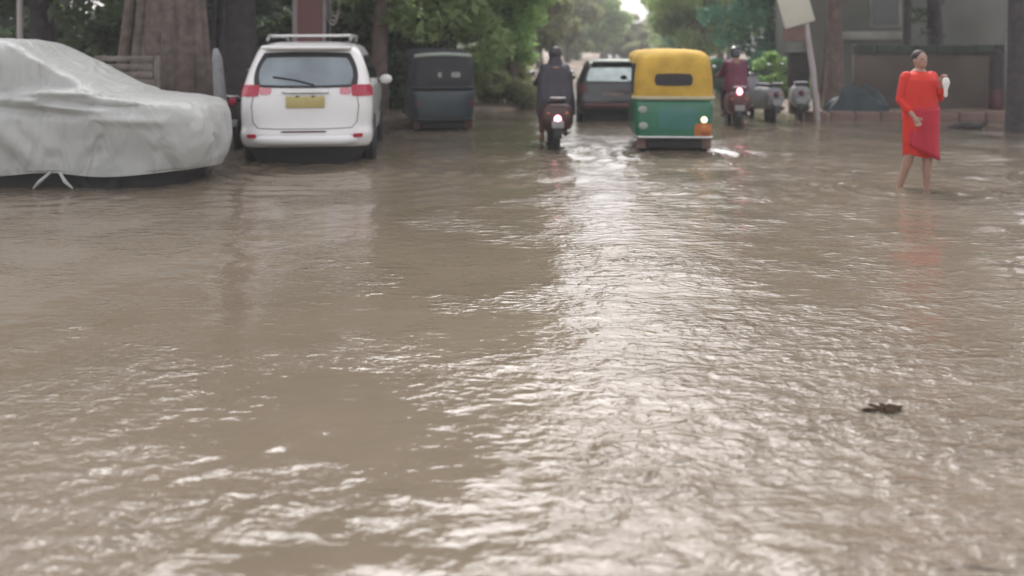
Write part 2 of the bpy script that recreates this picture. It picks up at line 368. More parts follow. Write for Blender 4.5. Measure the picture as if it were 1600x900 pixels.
    rp = N('ShaderNodeValToRGB'); rp.color_ramp.elements[0].position = .3; rp.color_ramp.elements[1].position = .72
    rp.color_ramp.elements[0].color = (.124, .101, .072, 1); rp.color_ramp.elements[1].color = (.182, .148, .112, 1)
    L(tc.outputs['Object'], no.inputs['Vector']); L(no.outputs['Fac'], rp.inputs[0]); L(rp.outputs[0], b.inputs['Base Color'])
    b.inputs['Roughness'].default_value = .07; b.inputs['IOR'].default_value = 1.37
    prev = None
    # short-crested wavelets (crests run across the view) and fine chop, patchy
    pm = N('ShaderNodeTexNoise'); pm.inputs['Scale'].default_value = .8; pm.inputs['Detail'].default_value = 2; L(tc.outputs['Object'], pm.inputs['Vector'])
    pr = N('ShaderNodeMapRange'); pr.inputs[1].default_value = .47; pr.inputs[2].default_value = .66; pr.inputs[3].default_value = .10; pr.inputs[4].default_value = 1.0; L(pm.outputs['Fac'], pr.inputs[0])
    ca = N('ShaderNodeAttribute'); ca.attribute_name = 'chop'; cs = N('ShaderNodeMath', operation='ADD'); L(pr.outputs[0], cs.inputs[0]); L(ca.outputs['Fac'], cs.inputs[1])
    for sc, stx, dist, det in ((9, .52, .048, 1.6), (20, .6, .024, 2.5), (44, .8, .006, 2)):
        mp = N('ShaderNodeMapping'); mp.inputs['Scale'].default_value = (stx, 1, 1); L(tc.outputs['Object'], mp.inputs[0])
        q = N('ShaderNodeTexNoise'); q.inputs['Scale'].default_value = sc; q.inputs['Detail'].default_value = det; q.inputs['Distortion'].default_value = .5; L(mp.outputs[0], q.inputs['Vector'])
        pw = N('ShaderNodeMath', operation='POWER'); pw.inputs[1].default_value = 3; L(q.outputs['Fac'], pw.inputs[0])
        mu = N('ShaderNodeMath', operation='MULTIPLY'); L(pw.outputs[0], mu.inputs[0]); L(cs.outputs[0], mu.inputs[1])
        bp = N('ShaderNodeBump'); bp.inputs['Distance'].default_value = dist; bp.inputs['Strength'].default_value = 1; L(mu.outputs[0], bp.inputs['Height'])
        if prev: L(prev.outputs[0], bp.inputs['Normal'])
        prev = bp
    L(prev.outputs[0], b.inputs['Normal'])
water()

# ---------------------------------------------------------------- foliage
def leaf_mesh(name, clumps, n, size, m, parent=None, flat=.5):
    """clumps: array rows x,y,z,r,tint"""
    c = np.array(clumps); wgt = c[:, 3]**2; idx = rng.choice(len(c), n, p=wgt/wgt.sum()); q = c[idx]
    d = rng.normal(size=(n, 3)); d /= np.linalg.norm(d, axis=1)[:, None]; rad = rng.random(n)**.45
    p = q[:, :3]+d*rad[:, None]*q[:, 3:4]*np.array([1, 1, .75])
    nrm = rng.normal(size=(n, 3)); nrm[:, 2] += flat*2; nrm /= np.linalg.norm(nrm, axis=1)[:, None]
    t = np.cross(nrm, rng.normal(size=(n, 3))); t /= np.linalg.norm(t, axis=1)[:, None]; b = np.cross(nrm, t)
    s = size*rng.uniform(.55, 1.3, n)[:, None]; v = np.stack([p-t*s, p+b*s*.42-t*s*.1, p+t*s-nrm*s*.25, p-b*s*.42-t*s*.1], 1).reshape(-1, 3)
    tint = np.clip(q[:, 4]+rng.normal(0, .16, n), 0, 1)
    me = bpy.data.meshes.new(name); me.vertices.add(4*n); me.vertices.foreach_set('co', v.ravel().astype(np.float32))
    me.loops.add(4*n); me.loops.foreach_set('vertex_index', np.arange(4*n, dtype=np.int32))
    me.polygons.add(n); me.polygons.foreach_set('loop_start', np.arange(0, 4*n, 4, dtype=np.int32)); me.update(calc_edges=True)
    a = me.attributes.new('tint', 'FLOAT', 'POINT'); a.data.foreach_set('value', np.repeat(tint, 4).astype(np.float32))
    o = bpy.data.objects.new(name, me); COL.objects.link(o); me.materials.append(m)
    if parent: o.parent = parent
    return o
def tree(x, y, h, tr, crown, m, label, group=None, n=14000, leaf=.16, lean=(0, 0), bark='bark', z0=.08, nclump=46, forks=5, extra=(), roots=0, name='tree', shared=None):
    """crown=(cx,cy,cz,rx,ry,rz) relative to the base; extra = more clumps (x,y,z,r) relative"""
    t = thing(name, (x, y, z0), 0, label, 'tree', group); cx, cy, cz, rx, ry, rz = crown; cl = []
    for k in range(nclump):
        d = Vector([random.gauss(0, 1) for _ in range(3)]).normalized(); q = random.uniform(.35, 1)
        cl.append((cx+d.x*q*rx, cy+d.y*q*ry, cz+d.z*q*rz, random.uniform(.16, .34)*min(rx, rz)*1.25, random.uniform(.15, .85)))
    for e in extra: cl.append((*e[:4], e[4] if len(e) > 4 else random.uniform(.3, .8)))
    mb = MB(); top = Vector((lean[0], lean[1], cz-rz*.2)); pts = []; rad = []
    for k in range(9):
        u = k/8; p = top*u; p = p+Vector((math.sin(u*5+x)*tr*.5*u, math.cos(u*4+y)*tr*.4*u, 0)); pts.append(p); rad.append(tr*(1.35-.35*min(u*5, 1))*(1-.5*u))
    mb.tube([Vector((0, 0, -.3))]+pts, [rad[0]*1.25]+rad, 14)
    for k in range(roots):                       # buttress / aerial roots round the bole
        a = random.uniform(0, 6.28); r0 = tr*random.uniform(.75, 1.15); b0 = Vector((math.cos(a)*r0*1.25, math.sin(a)*r0*1.1, -.2)); b1 = Vector((math.cos(a)*r0*.8, math.sin(a)*r0*.8, random.uniform(1.6, 3.6)))
        mb.tube([b0, b0.lerp(b1, .35)+Vector((random.uniform(-.08, .08), random.uniform(-.08, .08), 0)), b1], [tr*.28, tr*.19, tr*.12], 9)
    for k in range(forks):
        e = random.choice(cl); u = random.uniform(.45, .95); s = pts[int(u*8)]; e = Vector(e[:3]); mid = s.lerp(e, .5)+Vector((0, 0, -.1*rz+random.uniform(-.2, .3)))
        mb.tube([s, mid, e], [tr*.42, tr*.28, tr*.10], 8)
    mb.build('trunk', M[bark], t); leaf_mesh('crown', cl, n, leaf, M[m], t); return t
def bush(x, y, rx, ry, rz, m, label, n=4000, leaf=.10, z0=.05, group=None, nclump=18, name='bush', cz=None):
    t = thing(name, (x, y, z0), 0, label, 'bush', group); cl = []
    for k in range(nclump):
        a = random.uniform(0, 6.28); q = random.random()**.5
        cl.append((math.cos(a)*q*rx, math.sin(a)*q*ry, random.uniform(.15, .95)*rz*(1.1-.5*q*q), random.uniform(.22, .4)*min(rx, rz), random.uniform(.2, .85)))
    mb = MB()
    for k in range(7):
        e = random.choice(cl); mb.tube([(random.uniform(-.1, .1), random.uniform(-.1, .1), -.1), (e[0]*.4, e[1]*.4, e[2]*.6), e[:3]], [.03, .02, .008], 6)
    mb.build('stem', M['bark'], t); leaf_mesh('foliage', cl, n, leaf, M[m], t, .2); return t

# left side
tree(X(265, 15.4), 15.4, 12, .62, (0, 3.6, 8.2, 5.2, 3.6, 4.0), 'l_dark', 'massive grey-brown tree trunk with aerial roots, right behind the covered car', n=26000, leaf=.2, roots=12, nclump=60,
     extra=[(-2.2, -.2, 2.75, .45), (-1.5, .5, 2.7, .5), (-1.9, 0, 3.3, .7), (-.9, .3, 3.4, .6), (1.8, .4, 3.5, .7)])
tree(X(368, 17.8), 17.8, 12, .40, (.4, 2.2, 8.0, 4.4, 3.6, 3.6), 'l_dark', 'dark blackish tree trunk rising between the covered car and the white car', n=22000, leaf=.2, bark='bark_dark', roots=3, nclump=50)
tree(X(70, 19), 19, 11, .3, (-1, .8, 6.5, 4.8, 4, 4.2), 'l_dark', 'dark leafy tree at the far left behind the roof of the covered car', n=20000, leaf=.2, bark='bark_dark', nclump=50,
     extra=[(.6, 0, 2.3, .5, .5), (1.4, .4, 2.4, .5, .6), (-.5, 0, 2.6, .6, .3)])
tree(X(588, 20.8), 20.8, 11, .22, (.3, .6, 6.6, 3.9, 3.4, 3.9), 'l_mid', 'slim brown trunk with olive hanging foliage between the white car and the dark auto rickshaw', n=26000, leaf=.17, lean=(.4, 0), bark='bark_mauve', nclump=60,
     extra=[(.6, -.3, 2.3, .45), (1.1, 0, 2.0, .5), (1.6, .2, 2.4, .55), (.2, .3, 2.8, .5), (2.1, .2, 2.9, .6), (-.6, .2, 2.9, .5, .2)])
tree(X(690, 24), 24, 11, .26, (.2, .5, 6.4, 3.6, 3.4, 4.0), 'l_mid', 'bushy mid-green tree straight above the dark auto rickshaw', n=26000, leaf=.17, bark='bark_dark', nclump=60,
     extra=[(-.9, 0, 2.2, .7), (.0, -.2, 2.0, .7), (.9, 0, 2.3, .7), (1.5, .3, 1.7, .6), (-.4, .4, 1.4, .7, .3), (1.0, .4, 1.2, .6, .4)])
tree(X(800, 29), 29, 9, .2, (-.3, .5, 4.7, 2.2, 2.4, 3.2), 'l_bright', 'bright yellow-green tree left of the dark motorcycle rider, its leaves reaching low', n=22000, leaf=.15, nclump=60,
     extra=[(.1, -.3, 1.9, .7, .7), (.6, -.2, 2.6, .6, .8), (-.5, 0, 1.4, .7, .6), (.4, .1, 1.3, .5, .5), (.8, .2, 3.4, .6, .8)])
bush(X(782, 25), 24.8, 1.05, .6, .95, 'l_olive', 'low olive bush on the bank right of the dark auto rickshaw', n=5000, leaf=.09)
bush(X(640, 22.6), 22.6, 1.2, .6, 1.5, 'l_dark', 'dark shrub on the bank behind the left side of the dark auto rickshaw', n=5000, leaf=.12)
bush(X(545, 21.6), 22.4, 1.1, .6, 2.6, 'l_dark', 'tall dark shrub seen above the right end of the white car roof', n=7000, leaf=.12)
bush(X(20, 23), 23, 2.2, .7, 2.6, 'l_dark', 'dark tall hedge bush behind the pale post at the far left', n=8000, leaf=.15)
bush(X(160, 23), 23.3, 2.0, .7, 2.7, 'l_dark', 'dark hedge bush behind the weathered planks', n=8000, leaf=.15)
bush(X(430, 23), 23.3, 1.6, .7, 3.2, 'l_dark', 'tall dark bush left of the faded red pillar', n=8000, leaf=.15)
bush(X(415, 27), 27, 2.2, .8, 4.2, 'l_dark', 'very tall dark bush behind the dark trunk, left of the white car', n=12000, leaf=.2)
bush(X(600, 28), 28, 2.4, .8, 4.0, 'l_mid', 'tall green bush seen between the slim trunk and the dark auto rickshaw', n=14000, leaf=.18)
bush(X(715, 31), 31, 2.2, .8, 4.0, 'l_olive', 'tall olive bush filling the gap right above the dark auto rickshaw roof', n=14000, leaf=.18)
bush(X(300, 27), 27.4, 2.6, .8, 4.2, 'l_dark', 'wide dark bush hidden mostly behind the massive trunk', n=12000, leaf=.2)
# right side; first four crowns, out of view, are raised to block sky sheen
tree(X(1302, 22.3), 22.3, 10, .22, (.3, .6, 6.8, 3.2, 2.8, 3.2), 'l_dark', 'mauve-brown forked tree trunk right of the cream sign board', n=18000, leaf=.17, bark='bark_mauve', roots=3, nclump=40, forks=4, lean=(.2, .2))
tree(X(1417, 25), 25, 8, .14, (0, .3, 7.2, 2.8, 2.4, 3.2), 'l_dark', 'thin straight dark trunk behind the wall, just left of the person in red', n=15000, leaf=.17, bark='bark_dark', nclump=44, forks=3)
tree(X(1468, 25.3), 25.3, 8, .25, (.1, .4, 7.4, 3.0, 2.4, 3.4), 'l_dark', 'thick dark leaning trunk behind the wall, just right of the person in red', n=15000, leaf=.17, bark='bark_dark', nclump=44, forks=4, lean=(-.5, 0),
     extra=[(-.55, 0, 2.5, .35, .2), (-.3, 0, 2.0, .3, .2)])
tree(X(1592, 17.5), 17.5, 10, .20, (1.8, 1.2, 7.4, 2.8, 2.6, 2.9), 'l_dark', 'dark tree trunk cut by the right edge of the picture', n=15000, leaf=.17, bark='bark_dark', nclump=44, forks=3, z0=-.2)
tree(X(1205, 36), 36, 9, .25, (-.2, .8, 6.0, 3.2, 3.0, 4.6), 'l_teal', 'dark blue-green tree behind the helmeted rider on the right', n=22000, leaf=.17, nclump=60,
     extra=[(-1.6, 0, 2.0, .8, .6), (-.6, -.2, 1.6, .8, .4), (.3, -.2, 1.9, .8, .3), (1.2, 0, 1.5, .8, .4), (-2.3, .2, 2.9, .7, .7)])
tree(X(1098, 46), 46, 9, .25, (0, .8, 4.8, 2.6, 3.0, 3.0), 'l_mid', 'green tree directly above the roof of the yellow auto rickshaw', n=20000, leaf=.19, nclump=56,
     extra=[(-.8, 0, 2.0, .8, .7), (.3, -.2, 1.7, .8, .5), (1.2, 0, 2.3, .8, .6)])
bush(X(1215, 27), 27.5, 1.0, .7, 1.35, 'l_bright', 'light green bush behind the pale parked scooters', n=6000, leaf=.10)
bush(X(1172, 33), 33, 1.5, .8, 1.4, 'l_teal', 'blue-green bush behind the rider in maroon', n=5000, leaf=.12)
# far end of the street
far = [(-9, 34, 'l_dark', 10), (-5, 38, 'l_mid', 10), (-1.5, 44, 'l_mid', 9.5), (.2, 52, 'l_olive', 7.8), (2.0, 64, 'l_olive', 7.8), (5.2, 84, 'l_olive', 8.2), (10.2, 100, 'l_mid', 8.4), (17.0, 124, 'l_olive', 5.6),
       (23.0, 112, 'l_mid', 8.6), (14.6, 62, 'l_teal', 9.5), (15.2, 80, 'l_mid', 9.5), (18.5, 50, 'l_dark', 9), (24, 60, 'l_mid', 10), (30, 48, 'l_dark', 9), (-16, 30, 'l_dark', 11), (-22, 24, 'l_dark', 11), (-24, 42, 'l_mid', 12), (-14, 48, 'l_mid', 12), (22, 90, 'l_mid', 10), (2, 140, 'l_mid', 8), (23, 130, 'l_olive', 9), (-6, 80, 'l_mid', 12)]
far += [(8.2, 112, 'l_olive', 4.2), (12.5, 118, 'l_olive', 4.6), (15.5, 135, 'l_mid', 4.4), (20, 140, 'l_olive', 5), (7.2, 100, 'l_mid', 4.4), (14, 108, 'l_olive', 3.6)]
FL = {(.2, 52): 'hazy olive tree on the left bank behind the hooded scooter rider', (2.0, 64): 'round hazy olive tree just left above the dark hatchback', (5.2, 84): 'pale hazy tree beyond the roof of the dark hatchback',
      (22.5, 112): 'hazy green tree far behind the roof of the yellow auto rickshaw', (14.6, 62): 'tall blue-green tree between the yellow auto rickshaw roof and the helmeted rider',
      (-1.5, 44): 'tall green tree behind the bright yellow-green one on the left bank', (18.5, 50): 'dark tree behind the cream sign board and the house corner'}
for i, (x, y, m, h) in enumerate(far):
    r = 3.0 if h < 9 else 3.8
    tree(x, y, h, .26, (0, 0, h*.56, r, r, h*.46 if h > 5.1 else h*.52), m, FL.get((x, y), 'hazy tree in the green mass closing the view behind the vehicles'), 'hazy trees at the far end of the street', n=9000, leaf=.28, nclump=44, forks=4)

# ---------------------------------------------------------------- left background objects
t = thing('gate_pillar', (X(484, 20), 20.2, .1), R(3), 'faded red plastered pillar with pale edges above the roof of the white car', 'pillar')
MB().box((0, 0, 1.7), (.56, .5, 3.4), bev=.02).build('shaft', M['pinkwall'], t)
for s in (-1, 1): MB().box((s*.335, 0, 1.7), (.11, .54, 3.4), bev=.02).build('edge_strip', M['post_pale'], t)
MB().box((0, 0, 3.48), (.9, .7, .16), bev=.03).build('cap', M['post_pale'], t)
t = thing('utility_pole', (X(512, 18.6), 18.6, 0), 0, 'thin dark pole with pale cable loops beside the faded red pillar', 'pole')
MB().tube([(0, 0, -.3), (0, 0, 3), (0, 0, 6.5)], [.045, .04, .035], 12).build('pole', M['trim'], t)
mb = MB()
for k in range(3): mb.torus((.12+.05*k, -.06-.02*k, 2.38+.02*k), .24-.04*k, .012, 'y', flat=1)
ob = mb.build('cable_coil', M['post_pale'], t); ob.scale = (.55, 1, 1.4); ob.location = (.05, 0, -.85)
o = MB().tube([(0, 0, 0), (.01, 0, 1.3), (0, 0, 2.6)], [.055, .055, .05], 12).build('pale_post', M['post_pale']); o.location = (X(31, 16.5), 16.5, 0); tag(o, 'slim pale post above the roof of the covered car at the far left', 'post')
o = MB().tube([(0, 0, -.3), (.0, 0, .8), (-.06, 0, 1.5), (-.08, 0, 1.62)], [.10, .10, .08, .05], 14).build('marker_stone', M['pale_grey']); o.location = (X(345, 14.2), 14.2, 0); tag(o, 'pale rounded marker stone between the nose of the covered car and the white car', 'post')
t = thing('plank_fence', (X(196, 14.0), 14.0, .0), R(-6), 'weathered grey plank fence between the covered car and the massive trunk', 'fence')
for k in range(7):
    MB().box((random.uniform(-.04, .04), 0, .75+.125*k), (1.1-.03*k, .03, .085), rx=R(random.uniform(-4, 4)), bev=.006).build('rail', M['wood'], t)
for s in (-1, 1): MB().box((s*.5, .04, .75), (.08, .05, 1.6), bev=.006).build('post', M['wood'], t)
t = thing('boundary_wall', (-12.5, 24.2, .05), 0, 'long dark boundary wall behind the trees on the left bank', 'wall')
MB().box((0, 0, 1.2), (22, .25, 2.4), bev=.02).build('wall', M['coping'], t)

# ---------------------------------------------------------------- right background objects
t = thing('low_wall', (0, 22.6, .08), 0, 'mauve-brown low wall with dark mossy coping behind the person in red', 'wall')
MB().box((12.2, 0, .65), (7.0, .22, 1.5), bev=.01).build('wall', M['wall'], t)
mb = MB()
for k in range(14): mb.box((8.98+k*.50, random.uniform(-.01, .01), 1.53+random.uniform(-.012, .012)), (.492, .36, .24+random.uniform(-.01, .02)), bev=.03)
mb.build('coping', M['coping'], t)
t = thing('house', (0, 30, .1), 0, 'plain grey-green plastered house behind the wall on the right', 'building')
MB().box((14.5, 1.5, 2.6), (9.4, 3, 5.2), bev=.02).build('wall', M['plaster'], t)
MB().box((14.5, 1.5, 5.3), (9.9, 3.5, .22), bev=.03).build('roof', M['plaster_pale'], t)
for (x, w_) in ((12.6, .9),):
    wn = MB().box((x, -.03, 2.9), (w_+.16, .1, 1.36), bev=.01).build('window', M['plaster_pale'], t)
    MB().box((x, -.09, 2.9), (w_, .03, 1.2)).build('pane', M['glass_dark'], wn)
MB().box((12.1, -.1, 1.95), (2.5, .2, .28), bev=.02).build('ledge', M['plaster_pale'], t)
t = thing('gate_post', (X(1556, 22.0), 22.0, .1), 0, 'dark rounded gate post at the right end of the low wall', 'post')
MB().tube([(0, 0, 0), (.0, 0, .1), (0, 0, 1.0), (0, 0, 1.4)], [.14, .17, .15, .13], 16).build('shaft', M['bark_dark'], t)
MB().tube([(0, 0, .02), (0, 0, .5)], [.178, .17], 16).build('foot_band', M['maroon'], t)
o = MB().tube([(0, 0, 0), (0, 0, 2.8)], [.05, .045], 12).build('pale_pipe', M['pale_grey']); o.location = (X(1573, 21.8), 21.8, .05); tag(o, 'pale grey pipe between the gate post and the dark trunk at the right edge', 'pipe')
# cream sign on post
t = thing('sign_board', (X(1268, 20.5), 20.5, .05), R(0), 'tilted blank cream sign board on a leaning pale post behind the pale scooters', 'sign')
MB().tube([(.14, 0, -.2), (.03, 0, 1.1), (-.12, 0, 2.1), (-.2, 0, 3.0)], [.075, .07, .065, .06], 12).build('post', M['post_pale'], t)
b_ = MB(); b_.box((0, 0, 0), (.72, .05, .80), bev=.03); b_ = b_.build('board', M['cream'], t); b_.location = (-.40, -.09, 2.52); b_.rotation_euler = (0, R(-16), 0)
MB().box((-.42, -.02, 1.93), (.5, .05, .35), bev=.02).build('lower_board', M['kerb'], t)
t = thing('junction_box', (X(1247, 21.2), 21.2, .1), 0, 'dark grey junction box on a plinth behind the cream sign post', 'box')
MB().box((0, 0, 1.0), (.46, .3, .8), bev=.02).build('cabinet', M['under'], t); MB().box((0, 0, .28), (.4, .26, .6), bev=.02).build('plinth', M['wall'], t)
MB().box((0, 0, 1.43), (.52, .36, .05), bev=.015).build('lid', M['under'], t)
# tarp-covered heap
mb = MB(); rings = []
for i in range(15):
    u = i/14; h = .50*math.sin(min(u*1.15, 1)*math.pi*.5); ring = []
    for k in range(40):
        a = 2*math.pi*k/40; rr = (1-.72*u**1.8)*(1+.06*math.sin(5*a+u*3)+.05*math.sin(11*a)); ring.append((.74*rr*math.cos(a)*(1-.15*u)+.18*u+.05*math.sin(9*u+a*3), .38*rr*math.sin(a), h+(.15*math.sin(2*a+.6)+.08*math.sin(5*a+u*4))*u))
    rings.append(ring)
o = mb.rings(rings).build('tarpaulin_heap', M['tarp']); o.location = (X(1342, 21.3), 21.5, .08); tag(o, 'dark teal tarpaulin thrown over a low heap before the wall', 'tarpaulin')
# kerb stones
for k in range(9):
    a = Vector((7.15, 21.0, 0)); b = Vector((11.6, 20.2, 0)); p = a.lerp(b, k/8.0)
    o = MB().box((0, 0, 0), (.52, .17, .24), bev=.025).build('kerb_stone', M['kerb']); o.location = (p.x, p.y-.15, .06+random.uniform(-.02, .02)); o.rotation_euler = (0, 0, R(-10+random.uniform(-2, 2)))
    tag(o, 'reddish-brown kerb stone in the row edging the right bank', 'kerb stone', 'kerb stones edging the right bank')
mb = MB(); mb.tube([(-.38, 0, .02), (-.1, 0, .07), (.25, 0, .06), (.42, .02, .14)], [.05, .08, .07, .03], 8); mb.tube([(-.1, .05, .03), (.1, .1, .08), (.3, .12, .05)], [.05, .06, .04], 8)
o = mb.build('branch_debris', M['bark_dark']); o.location = (X(1512, 18.2), 18.2, 0); tag(o, 'dark broken branch lying at the waterline right of the person in red', 'debris')
mb = MB()
for k in range(26):
    a = random.uniform(0, 6.28); q = random.random()**.6; mb.ell((math.cos(a)*q*.11, math.sin(a)*q*.045, .008+random.uniform(0, .008)), (.028, .014, .004), (random.uniform(-.3, .3), random.uniform(-.3, .3), a), 8, 4)
o = mb.build('leaf_clump', M['debris']); o.location = (X(1382, 4.13), 4.13, .0); tag(o, 'small dark clump of sodden leaves floating in the foreground water', 'leaves')

# ---------------------------------------------------------------- wheels
def wheel(parent, c, r, w, rim=True, rimmat='silver'):
    o = bpy.data.objects.new('wheel', None); COL.objects.link(o); o.parent = parent; o.location = c
    MB().torus((0, 0, 0), r-w*.45, w*.5, 'x', 32, 12).build('tyre', M['rubber'], o)
    if rim:
        mb = MB(); mb.disc((0, 0, 0), r-w*.75, w*.62)
        for k in range(5): a = 2*math.pi*k/5; mb.tube([(0, 0, 0), (0, math.cos(a)*(r-w), math.sin(a)*(r-w))], w*.22, 6)
        mb.build('rim', M[rimmat], o)
    return o
# ---------------------------------------------------------------- covered car
def covered_car():
    # local: rear at y=0, nose at +y ; world: nose towards +x
    t = thing('parked_car', (-8.2, 11.42, 0), R(-90), 'parked car hidden under a silver-grey cover, only dark sills and tyres showing at the water', 'car')
    sh = Shell([-.1, .15, .5, .9], [.1, .05, .05, .15], [4.05, 4.15, 4.2, 4.0], [.74, .78, .8, .78], .4)
    sh.mesh(MB(), 20).build('body', M['under'], t)
    for sx in (-1, 1):
        for y in (.8, 3.25): wheel(t, (sx*.72, y, .14), .30, .2, rimmat='under')
    # the cover
    z = [.17, .30, .55, .80, .93, 1.0, 1.045, 1.09, 1.16, 1.36, 1.52, 1.66, 1.745, 1.79]
    yr = [.0, -.02, -.04, -.04, 0, .02, .04, .06, .1, .15, .2, .3, .4, .55]
    yf = [4.33, 4.40, 4.44, 4.43, 4.38, 4.28, 4.02, 3.46, 3.22, 2.85, 2.55, 2.27, 2.12, 1.95]
    w = [.89, .90, .925, .945, .94, .93, .915, .89, .82, .77, .74, .69, .62, .50]
    sh = Shell(z, yr, yf, w, [.5, .52, .55, .52, .5, .48, .42, .28, .15, .12, .12, .13, .16, .2])
    zs = np.concatenate([np.linspace(.17, .95, 54), np.linspace(.95, 1.12, 44)[1:], np.linspace(1.12, 1.79, 44)[1:]])
    rings = [sh.outline(float(q), 34, 13) for q in zs]; top = rings[-1]; c = sum(top, Vector())/len(top)
    for k in (.8, .55, .3, .08): rings.append([c+(p-c)*k+Vector((0, 0, .015*(1-k))) for p in top])
    # explicit pulled folds: (y,z)->(y,z) on the near flank (x=+w faces the camera)
    folds = [((2.05, .95), (2.62, .22), .05, .09), ((2.3, .98), (2.75, .45), .035, .06), ((1.95, .7), (2.4, .2), -.03, .07), ((1.9, 1.10), (3.4, .93), .035, .05), ((1.7, 1.02), (3.1, .86), -.03, .05),
             ((3.15, .62), (3.30, .24), .035, .045), ((3.22, .6), (3.42, .25), -.025, .045), ((3.9, .85), (4.0, .3), .03, .10), ((3.95, .7), (4.12, .22), -.03, .07), ((3.2, .84), (4.1, .80), .025, .06),
             ((.2, .95), (1.3, .3), .03, .12), ((.9, 1.0), (1.6, .25), .025, .1), ((1.1, 1.15), (1.9, 1.06), .03, .05), ((2.3, 1.13), (3.3, 1.12), .05, .045), ((2.7, 1.03), (3.7, .97), -.035, .035), ((2.15, .9), (2.25, .25), .03, .05), ((.1, 1.12), (2.2, 1.14), -.025, .05)]
    nv = len(rings[0]); out = []
    for ring in rings:
        row = []
        for p in ring:
            d = 0
            for (a, b, h, wd) in folds:
                ax, az = a; bx, bz = b; L2 = (bx-ax)**2+(bz-az)**2; tt = max(0, min(1, ((p.y-ax)*(bx-ax)+(p.z-az)*(bz-az))/L2))
                dd = math.hypot(p.y-ax-tt*(bx-ax), p.z-az-tt*(bz-az)); d += 2.1*h*math.exp(-(dd/wd)**2)*(1-.5*abs(2*tt-1))
            low = max(0, 1-(p.z-.17)/.5)
            d += .018*math.sin(p.y*9+p.x*5+p.z*4)*low+.012*math.sin(p.y*3.1+p.z*7+p.x*4)+.008*math.sin(p.y*13+p.x*11-p.z*9)
            n = Vector((p.x, max(0, p.y-3.9)*1.6-max(0, .4-p.y)*1.6, .25 if p.z > 1 else 0)); n = n.normalized() if n.length > .01 else Vector((0, 0, 1))
            hem = .025*math.sin(p.y*4.3+p.x*3) if p.z < .2 else 0
            row.append(p+n*d+Vector((0, 0, hem)))
        out.append(row)
    mb = MB(); mb.rings(out, cap=False); mb.add(out[-1], [tuple(range(nv))])
    o = mb.build('car_cover', M['cover']); o.location = (-8.2, 11.42, 0); o.rotation_euler = (0, 0, R(-90)); o.data.set_sharp_from_angle(angle=R(180))
    tag(o, 'wrinkled silver-grey fabric cover draped over the parked car on the left', 'car cover')
    for k, (y, dx, dy) in enumerate(((2.72, .06, -.16), (2.83, .05, .16))):
        MB().tube([(.89, y, .2), (.95, y+dy*.6, .10), (.94, y+dy*1.1, .02)], [.016, .022, .010], 7).build('strap', M['cover'], o)
covered_car()

